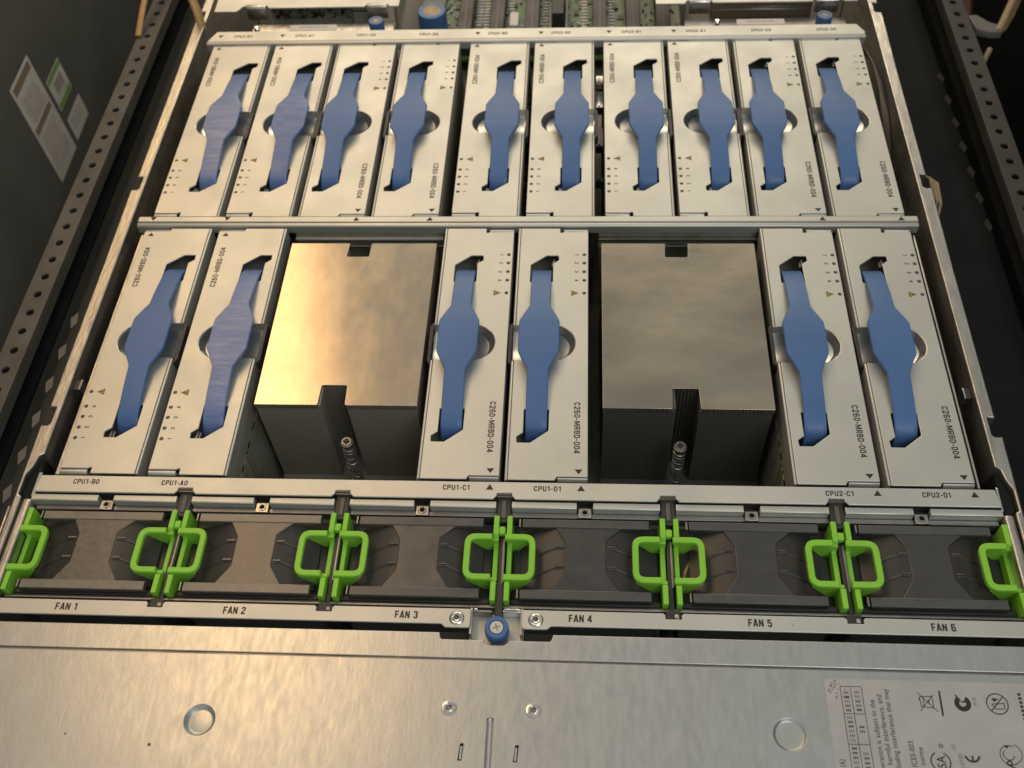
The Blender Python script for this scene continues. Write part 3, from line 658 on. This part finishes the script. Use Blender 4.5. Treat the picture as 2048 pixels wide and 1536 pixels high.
cage = thing('fan_cage', (0, -60, 0), 'long fan cage with steel label rails printed FAN 1 to FAN 6 and dark dividers', 'fan cage'); cage.location = (0, 0, 0)
for i, d in enumerate(DV):
    b = MB(); b.box(d - 1.2, d + 1.0, -66, -19, -60, -4.2, black, .3); b.box(d + .2, d + 1.3, -50, -28, -8, -3.6, dimmetal, .3)
    if i == 2: b.box(d - 1.6, d + 1.8, -66, -50, -20, -2.4, black, .4)
    else:
        b.box(d - 3.0, d + 3.0, -65.6, -61.5, -12, -1.0, black, .3); b.box(d + .6, d + 2.2, -65.0, -63.5, -1.0, -.7, bright if i > 2 else dimmetal, .1)
    b.obj('divider', black, cage)
b = MB(); b.box(-217, 217, -63.0, -58.2, -12, -6.0, black, .4); b.box(-217, 217, -60.6, -59.6, -6.2, -4.6, dimmetal, .3); b.box(-217, 217, -22, -17.2, -60, -12, void); b.obj('front_ledge', black, cage)
def rail_part(x0, x1, divs, lug):
    yT, yB = -63.3, -70.2
    top = [(x0, yT, .3)]
    for d in divs: top += [(d - 4.2, yT, .4), (d - 3.3, yT - .8, .3), (d - 3.3, yT - 2.6, .3), (d + 3.3, yT - 2.6, .3), (d + 3.3, yT - .8, .3), (d + 4.2, yT, .4)]
    top += [(x1, yT, .3)]
    if lug > 0: bot = [(x1, -71.7, 1.6), (x1 - 10.5, -71.7, 1.2), (x1 - 12.2, yB, .8), (x0, yB, .3)]
    else: bot = [(x1, yB, .3), (x0 + 12.2, yB, .8), (x0 + 10.5, -71.7, 1.2), (x0, -71.7, 1.6)]
    b = MB(); hx = x1 - 5.8 if lug > 0 else x0 + 5.8
    b.add(plate_bm(fillet(top + bot, .3, 3), [circ(hx, -67.6, 1.3, 24)], 0.2, 1.0, .28), steel)
    o = b.obj('label_rail', steel, cage)
    b = MB(); b.lathe((hx, -67.6), [(3.2, .22), (2.9, .55), (2.3, .75), (1.9, .6), (1.55, 1.0), (1.2, .9), (1.1, -1.5)], bright, 32)
    b.cyl((hx, -67.6), 1.1, -3, -1.0, void, 20); b.obj('clinch_stud', bright, o)
    return o
rail_part(-220, -10.8, DV[:2], 1); rail_part(10.6, 220, DV[3:], -1)
for x, k in ((-184.8, 1), (-111.4, 2), (-37.9, 3), (34.9, 4), (108.4, 5), (181.8, 6)):
    b = MB(); b.add(stencil_bm('FAN %d' % k, 3.2, 9.6, x, -66.6, .21), ink); b.obj('printed_bay_name', ink, cage)
b = MB(); b.cyl((121.5, -67.2), .25, .2, .26, inkg, 10); b.obj('dark_speck', inkg, cage)
b = MB(); b.box(-11.5, 11.3, -85, -63, -7.2, -6.2, steel, .2); b.box(-11.2, -10.2, -74, -62.5, -14, -.8, galvw, .2); b.box(10.0, 11.0, -74, -62.5, -14, -.8, galvw, .2)
b.box(-10.1, -2.2, -64.0, -63.2, -6, -1.4, dimmetal, .2); b.box(2.4, 10.0, -64.0, -63.2, -6, -1.0, bright, .2)
b.box(-9.8, -8.2, -63.6, -62.8, -1.4, -.6, bright, .2); b.box(3.0, 9.8, -63.3, -62.7, -1.0, -.4, bright, .15)
b.obj('screw_bracket', steel, cage)
b = MB(); b.box(-220, 220, -80, -70.5, -22, -8, black); b.box(-22, -12, -79, -74.5, -10, -7.5, pcbdark); b.box(12.5, 23, -79, -71, -10, -7.8, black); b.obj('lower_tray', black, cage)

def thumbscrew(name, c, r, ztop, h, label, top=bright, inner=.62, cross=True):
    t = thing(name, (c[0], c[1], ztop - h), label, 'thumbscrew'); 
    b = MB(); n = 48
    b.lathe((0, 0), [(r * .96, 0), (r, .4), (r, h - .6), (r * .97, h - .15), (r * .93, h), (r * .66, h), (r * .62, h - .7), (.01, h - .7)], blue, n)
    for k in range(28):
        a = 2 * PI * k / 28; b.box(r * math.cos(a) - .12, r * math.cos(a) + .12, r * math.sin(a) - .12, r * math.sin(a) + .12, .7, h - 1.2, blue)
    b.obj('knob', blue, t)
    b = MB(); b.cyl((0, 0), r * inner, h - 1.2, h - .15, top, 32, bevel=.15)
    if cross:
        for s in (0, 1):
            a = math.radians(20 + 90 * s); q = Matrix.Rotation(a, 3, 'Z'); b.box(-r * .34, r * .34, -.32, .32, h - .4, h - .12 + .01 * s, dimmetal, 0, q, (0, 0, 0))
    b.obj('screw_head', top, t)
    return t
thumbscrew('thumbscrew', (0.4, -72.0), 4.9, 2.2, 6.6, 'blue knurled thumbscrew in the bracket between FAN 3 and FAN 4', steel, .56)

# ================================================================== front cover panel
cov = thing('front_cover', (0, -110, 0), 'galvanised front cover panel with round dimples and rivets', 'cover panel'); cov.location = (0, 0, 0)
L0, Rr = -222.0, 222.0
out1 = [(L0, -73.9), (-23.2, -73.9, .8), (-22.6, -76.9, 1.2), (-4.8, -76.9, .8), (-4.2, -78.0, 1), (-2.5, -78.9, 1.2), (3.4, -78.9, 1.2), (5.0, -78.0, 1), (5.6, -76.9, .8), (22.8, -76.9, 1.4), (23.8, -73.9, .8), (Rr, -73.9), (Rr, -84.7), (L0, -84.7)]
def holesR(): return [circ(-16.7, -105.4, 1.35, 20), circ(16.7, -105.3, 1.35, 20)]
slots = [fillet([(-11.2, -119.0), (-9.9, -119.0), (-10.4, -125.6), (-11.9, -125.6)], .35), fillet([(10.2, -119.0), (11.5, -119.0), (11.0, -125.6), (9.5, -125.6)], .35)]
b = MB()
b.add(plate_bm(fillet(out1, .3, 4), [], 0.0, 1.0, .25), galv)
dim_c = [(-115.9, -113.1), (115.4, -111.8)]
b.add(plate_bm([(L0, -85.8), (Rr, -85.8), (Rr, -165), (L0, -165)], holesR() + slots + [circ(*c, 6.3, 48) for c in dim_c] + [fillet([(-1.5, -108.8), (1.3, -108.8), (1.1, -164), (-1.3, -164)], .8)], 0.0, 1.0, .12), galv)
b.prism([(-84.4, -.35), (-84.75, -.25), (-85.05, -.75), (-85.45, -.75), (-85.75, -.15), (-86.0, -.15), (-86.0, -1.2), (-84.4, -1.2)], 'x', L0 + .4, Rr - .4, dimmetal)
b.box(L0, Rr, -74.8, -73.7, -6, -.9, galv, .4) if False else None
b.obj('cover_sheet', galv, cov)
b = MB(); b.box(L0 + .5, Rr - .5, -165, -80, -4, -3.2, void); b.obj('under_sheet', void, cov)
for x in (-10.75, 10.55):
    b = MB(); b.prism([(x - .35, -120), (x + .45, -120), (x + .1, -125), (x - .7, -125)], 'z', -2, -.35, galv, .15); b.obj('slot_tongue', galv, cov)
for k, c in enumerate(dim_c):
    b = MB(); up = 1 if k == 0 else -1
    if k == 0: pf = [(6.35, 0), (6.1, -.2), (4.9, -1.9), (4.65, -2.05), (4.4, -2.0), (.01, -1.9)]
    else: pf = [(6.35, 0), (6.1, -.15), (5.4, -1.0), (5.2, -1.05), (.01, -1.0)]
    b.lathe(c, pf, galv, 56); b.obj('round_dimple', galv, cov, 50)
for x in (-16.7, 16.7):
    b = MB(); b.lathe((x, -105.4), [(3.1, .01), (2.9, .35), (2.2, .5), (1.9, .3), (1.6, .6), (1.25, .5), (1.15, -1.2), (.01, -1.3)], bright, 32); b.cyl((x, -105.4), 1.1, -1.3, -.7, dimmetal, 20); b.obj('rivet', bright, cov)
b = MB()
tb = bmesh.new(); rr = []
for y, sc2 in ((-108.6, .05), (-109.2, .7), (-110.5, 1), (-164, 1)):
    rr.append([tb.verts.new((x * sc2 - .1, y, z * sc2)) for x, z in ((-1.5, 0), (-1.2, .15), (-.7, -.5), (0, -.75), (.7, -.5), (1.1, .1), (1.4, 0))])
for a, c in zip(rr[:-1], rr[1:]):
    for k in range(6): tb.faces.new((a[k], c[k], c[k + 1], a[k + 1]))
for f in tb.faces:
    if f.normal.z < 0: f.normal_flip()
b.add(tb, galv); b.obj('pressed_groove', galv, cov, 60)
b = MB()
for x, y, r in ((-168.7, -120.2, .45), (-133.7, -123.4, .7)): b.cyl((x, y), r, -.3, .03, inkg, 14)
b.obj('dark_pit', inkg, cov)
# compliance label
LB = MB(); LB.add(plate_bm(fillet([(131.0, -89.2, 2), (222, -89.2, .2), (222, -165, .2), (131.0, -165, .2)], 1.5, 4), [], .12, .12, .03), paperg)
lab = LB.obj('compliance_label', paperg, cov)
Z = .13
b = MB()
def bar(x0, x1, y0, y1, z=Z): b.box(x0, x1, y0, y1, z, z + .03, ink)
for x in (137.0, 140.9, 145.1): bar(x - .12, x + .12, -134, -92.2)
for y in (-92.2, -103.0, -114.7, -126.4): bar(137.0, 145.1, y - .12, y + .12, Z + .002)
random.seed(3)
for x0, ys in ((138.0, (-102.2, -93.4)), (138.0, (-113.8, -104.2)), (138.0, (-125.6, -115.8)), (142.1, (-102.0, -94.2)), (142.1, (-110.3, -107.6)), (142.1, (-124, -117.5))):
    y = ys[0]
    while y < ys[1] - .6:                       # tiny ideograms, far below reading size
        h = 1.15
        for q in range(3): b.box(x0 + .75 * q, x0 + .75 * q + .3, y, y + h, Z, Z + .03, inkg)
        b.box(x0, x0 + 1.9, y + .1 + random.random() * .5, y + .35 + random.random() * .5, Z + .01, Z + .045, ink); y += 1.75
b.obj('printed_table', ink, lab)
b = MB()
R90 = PI / 2
def up(txt, size, x, ytop, sx=.85, m=ink, bold=0.015):
    tb = text_bm(txt, size, 0, 0, Z, R90, sx, 'LEFT', bold=bold); ymax = max(v.co.y for v in tb.verts)
    bmesh.ops.translate(tb, verts=tb.verts, vec=(x, ytop - ymax, 0)); b.add(tb, m)
up('operation is subject to the', 2.9, 149.3, -97.3); up('harmful interference, and', 2.9, 152.3, -95.2); up('including interference that may', 2.9, 155.2, -92.8)
up('ICES-003.', 2.9, 161.3, -112.2); up('norme', 2.9, 164.4, -115.0); up('(6)', 2.9, 134.6, -120.5)
up('US', 2.0, 176.6, -113.6, m=inkg); up('LISTED', 2.0, 178.6, -117.0, .8, inkg); up('N136', 1.9, 188.2, -95.3, .7, inkg)
b.obj('printed_text', ink, lab)
b = MB()
def ring(cx, cy, r0, r1, a0=0, a1=360, m=ink, n=40, z=Z):
    tb = bmesh.new(); A = []
    for k in range(n + 1):
        a = math.radians(a0 + (a1 - a0) * k / n); A.append((tb.verts.new((cx + r0 * math.cos(a), cy + r0 * math.sin(a), z)), tb.verts.new((cx + r1 * math.cos(a), cy + r1 * math.sin(a), z))))
    for p, q in zip(A[:-1], A[1:]): tb.faces.new((p[0], p[1], q[1], q[0]))
    for f in tb.faces:
        if f.normal.z < 0: f.normal_flip()
    b.add(tb, m)
def seg(x0, y0, x1, y1, w_, m=ink, z=Z):
    d = Vector((x1 - x0, y1 - y0)).normalized(); n_ = Vector((-d.y, d.x)) * w_ / 2
    b.prism([(x0 + n_.x, y0 + n_.y), (x1 + n_.x, y1 + n_.y), (x1 - n_.x, y1 - n_.y), (x0 - n_.x, y0 - n_.y)], 'z', z, z + .03, m)
# crossed-out wheeled bin and its bar
seg(166.4, -93.8, 172.8, -101.2, .28); seg(172.2, -94.6, 166.4, -101.0, .28)
for p in ((166.8, -95.6, 171.6, -95.2), (171.6, -95.2, 171.6, -99.8), (171.6, -99.8, 167.0, -99.4), (167.0, -99.4, 166.8, -95.6), (168.2, -95.8, 168.0, -99.3), (166.9, -96, 166.3, -97), (170.2, -96.8, 170.2, -98.4)): seg(*p, .3)
seg(174.8, -93.0, 174.5, -102.8, .75)
# tick mark in a disc
ring(182.9, -97.7, 1.25, 3.15, 120, 420); ring(182.9, -97.7, 0.0, .01, 0, 360); seg(182.2, -96.6, 180.6, -94.4, .55); seg(182.3, -97.0, 184.0, -97.2, .6)
# circled flame in a box, struck through
ring(196.0, -97.5, 3.75, 4.2); seg(193.3, -100.2, 198.6, -94.7, .4)
for p in ((193.9, -97.6, 198.6, -97.2), (198.6, -97.2, 198.4, -99.4), (198.4, -99.4, 195, -99.6), (195, -99.6, 193.9, -97.6)): seg(*p, .32)
ring(195.2, -95.9, 0.01, .75); seg(194.0, -95.8, 196.8, -95.6, .4)
# circled letters
ring(170.2, -120.2, 3.3, 3.8, 115, 425)
ring(171.4, -114.3, .55, .85); ring(171.4, -114.3, 0.05, .25)
# two half-ring letters with a bar
ring(182.2, -117.2, 2.2, 3.0, 190, 350); seg(182.2, -119.9, 182.2, -117.6, .7); ring(182.4, -124.6, 2.2, 3.0, 190, 350)
b.obj('printed_symbols', ink, lab)
b = MB()
def ctext(txt, size, x, y, sx=.9, rot=R90, bold=.05): b.add(text_bm(txt, size, x, y, Z, rot, sx, 'CENTER', bold=bold), ink)
ctext('SA', 4.6, 172.0, -120.3, .85); ctext('P', 5.2, 197.6, -121.3, 1.0, R90 - .5)
ring(196.2, -117.0, 3.4, 3.75, 60, 300); ring(197.0, -116.4, 3.5, 3.8, 70, -80); ring(195.8, -116.8, 1.8, 2.15, 130, 350)
b.prism([(194.6, -113.2), (196.8, -113.4), (195.5, -114.6)], 'z', Z, Z + .03, ink)
for k in range(8): b.box(204.4, 205.6, -94 - 1.6 * k, -93 - 1.6 * k, Z, Z + .03, ink); 
for k in range(6): b.box(206.4, 207.4, -99 - 1.6 * k, -98.2 - 1.6 * k, Z, Z + .03, inkg)
b.obj('printed_marks', ink, lab)
b = MB(); random.seed(5)
for k in range(26):
    x = random.gauss(134.8, 1.6); y = random.gauss(-92.6, 1.8); r = random.uniform(.1, .45)
    if x < 131.4 or y > -89.6: continue
    b.prism([(x + r * (0.6 + random.random()) * math.cos(a), y + r * (0.6 + random.random()) * math.sin(a)) for a in [2 * PI * q / 7 for q in range(7)]], 'z', Z, Z + .01 + .001 * k, smud)
b.obj('scuff_mark', smud, lab)

# ================================================================== rear bays
def rear_cage(label, plates, tabs, bottom, mir):
    t = thing('rear_riser_cage', (0, 370, 0), label, 'riser cage'); t.location = (0, 0, 0)
    b = MB(); b.add(plate_bm(fillet(plates, .8, 4), [], 0, 1.2, .3), steel); b.obj('top_plate', steel, t)
    for x0, x1 in tabs:
        b = MB(); b.prism([(369.6, -9), (371.2, -9), (371.2, -1.25), (373.5, -.2), (373.5, .3), (371.0, .4), (369.9, -.8)], 'x', x0, x1, galvw, .3); b.obj('bent_tab', galvw, t)
    b = MB(); b.box(bottom[0], bottom[1], 345.5, 363, -9.5, -8.3, galvw if mir > 0 else dimmetal, .3); b.box(bottom[0], bottom[1], 362, 363, -22, -9.4, galvw, .1)
    b.box(bottom[0], bottom[0] + 1.2, 372, 470, -26, -1.3, galvw); b.box(bottom[1] - 1.2, bottom[1], 372, 470, -26, -1.3, galvw); b.obj('lower_shelf', galvw, t)
    return t
lc = rear_cage('rear metal riser cage at the left, with a dark circuit board inside', [(-216.5, 366.2), (-201, 366.2, 2), (-197, 372.4, 1), (-180.8, 372.4, .5), (-179.6, 370.0), (-113.4, 370.0), (-112.6, 372.2), (-97.6, 372.2), (-96.8, 370.2), (-90.2, 370.2), (-88, 500), (-219, 500)],
          [(-195.4, -182), (-112, -98.4)], (-190, -93), 1)
b = MB(); b.box(-181, -118, 378.5, 380, -26, -2.5, pcbdark)
for k in range(120):
    x = random.uniform(-180, -128); z = random.uniform(-14, -3.5); s1 = random.uniform(.6, 2.6); b.box(x, x + s1, 377.4, 378.5, z, z + random.uniform(.5, 1.8), random.choice([bright, smud, black, black, pcb, pcb]))
b.obj('inner_board', pcbdark, lc)
b = MB(); b.box(-124, -112.5, 376, 377.4, -20, -2.5, steel, .4); b.box(-124, -112.5, 375.6, 376, -7.6, -6.9, black); b.obj('inner_bracket', steel, lc)
rcg = rear_cage('rear metal riser cage at the right, with polished steel front', [(82.0, 368.2), (101.5, 368.2, 1), (103, 371.8), (118.6, 371.8), (119.6, 369.0), (184.6, 369.0), (186, 371.5), (203.5, 371.5), (205, 369), (214, 369), (216, 500), (82, 500)],
          [(104.4, 118), (187, 202)], (101, 206), -1)
b = MB(); b.box(119, 186, 374, 376, -7.5, -3.0, bright, .8); b.box(119, 186, 375, 376, -8.4, -7.4, black); b.box(119, 186, 373.5, 375.5, -16, -8.5, bright, .8); b.obj('polished_front', bright, rcg)
for c, z, lab_ in (((-184.6, 351), -2, 'small upright steel post screw at the left rear cage'), ((121.5, 352), -2, 'small upright steel post screw at the right rear cage')):
    b = MB(); b.lathe(c, [(2.6, z - 22), (1.6, z - 10), (1.1, z - 9), (1.1, z - 3), (1.9, z - 2.6), (2.0, z - 1), (1.2, z), (.01, z)], bright, 24); props(b.obj('post_screw', bright), lab_, 'screw', 'post screws behind the rear crossbar')
thumbscrew('thumbscrew', (-103.6, 353.4), 4.9, 0.5, 20, 'blue thumbscrew with a worn pale top at the left rear cage', smud, .8)
thumbscrew('thumbscrew', (190.2, 353.0), 4.8, 0.5, 20, 'blue thumbscrew standing at the right rear cage', smud, .6)
thumbscrew('release_knob', (-68.6, 373), 9.6, -5.5, 36, 'large blue cylinder with a beige top, left of the green circuit board', beige, .80, False)['category'] = 'knob'
for x0, x1, tx, lb in ((-160.2, -128.6, 'LBTR13054 0031-90-R', 'white serial sticker standing behind the rear crossbar, left'), (133.0, 163.5, 'LBTR13054 0031-90-R', 'white serial sticker standing behind the rear crossbar, right')):
    t = thing('serial_sticker', ((x0 + x1) / 2, 345.4, 1.0), lb, 'sticker'); h = (x1 - x0) / 2
    b = MB(); b.add(plate_bm(fillet([(-h, -3), (h, -3), (h, 3), (-h, 3)], 1), [], 0, .4, .1), paper); b.obj('backing', paper, t)
    b = MB(); b.add(text_bm(tx, 2.2, 0, -.2, .02, 0, .85, 'CENTER'), inkg); b.obj('printed_text', inkg, t)

# cables looping between the right risers and the wall
t = thing('ribbon_cable_loop', (214, 290, 0), 'dark ribbed ribbon cable arching along the right wall, back row', 'ribbon cable'); t.location = (0, 0, 0)
b = MB()
for k in range(7):
    b.tube([(208.5 + .7 * k, 334 - k, -12 + .3 * k), (211.8 + .6 * k, 322 - 1.4 * k, -4 - .5 * k), (214.2 + .55 * k, 306 - 2 * k, -3 - .7 * k), (215.3 + .5 * k, 286 - 3 * k, -6 - .8 * k), (215.6 + .45 * k, 262 - 3 * k, -14 - k), (215.5 + .4 * k, 240 - 3 * k, -30 - k)], .55, smudd, 8)
b.obj('conductors', smudd, t)
b = MB()
b.tube([(-209, 334, -30), (-213, 318, -24), (-215.5, 300, -22), (-216.5, 280, -24), (-217, 250, -34), (-217, 215, -44)], 1.5, black)
b.tube([(-211, 334, -36), (-215, 310, -30), (-217, 288, -30), (-217.5, 260, -40)], 1.1, black)
props(b.obj('cable', black), 'thin black cable arching between the left risers and the left wall', 'cable')
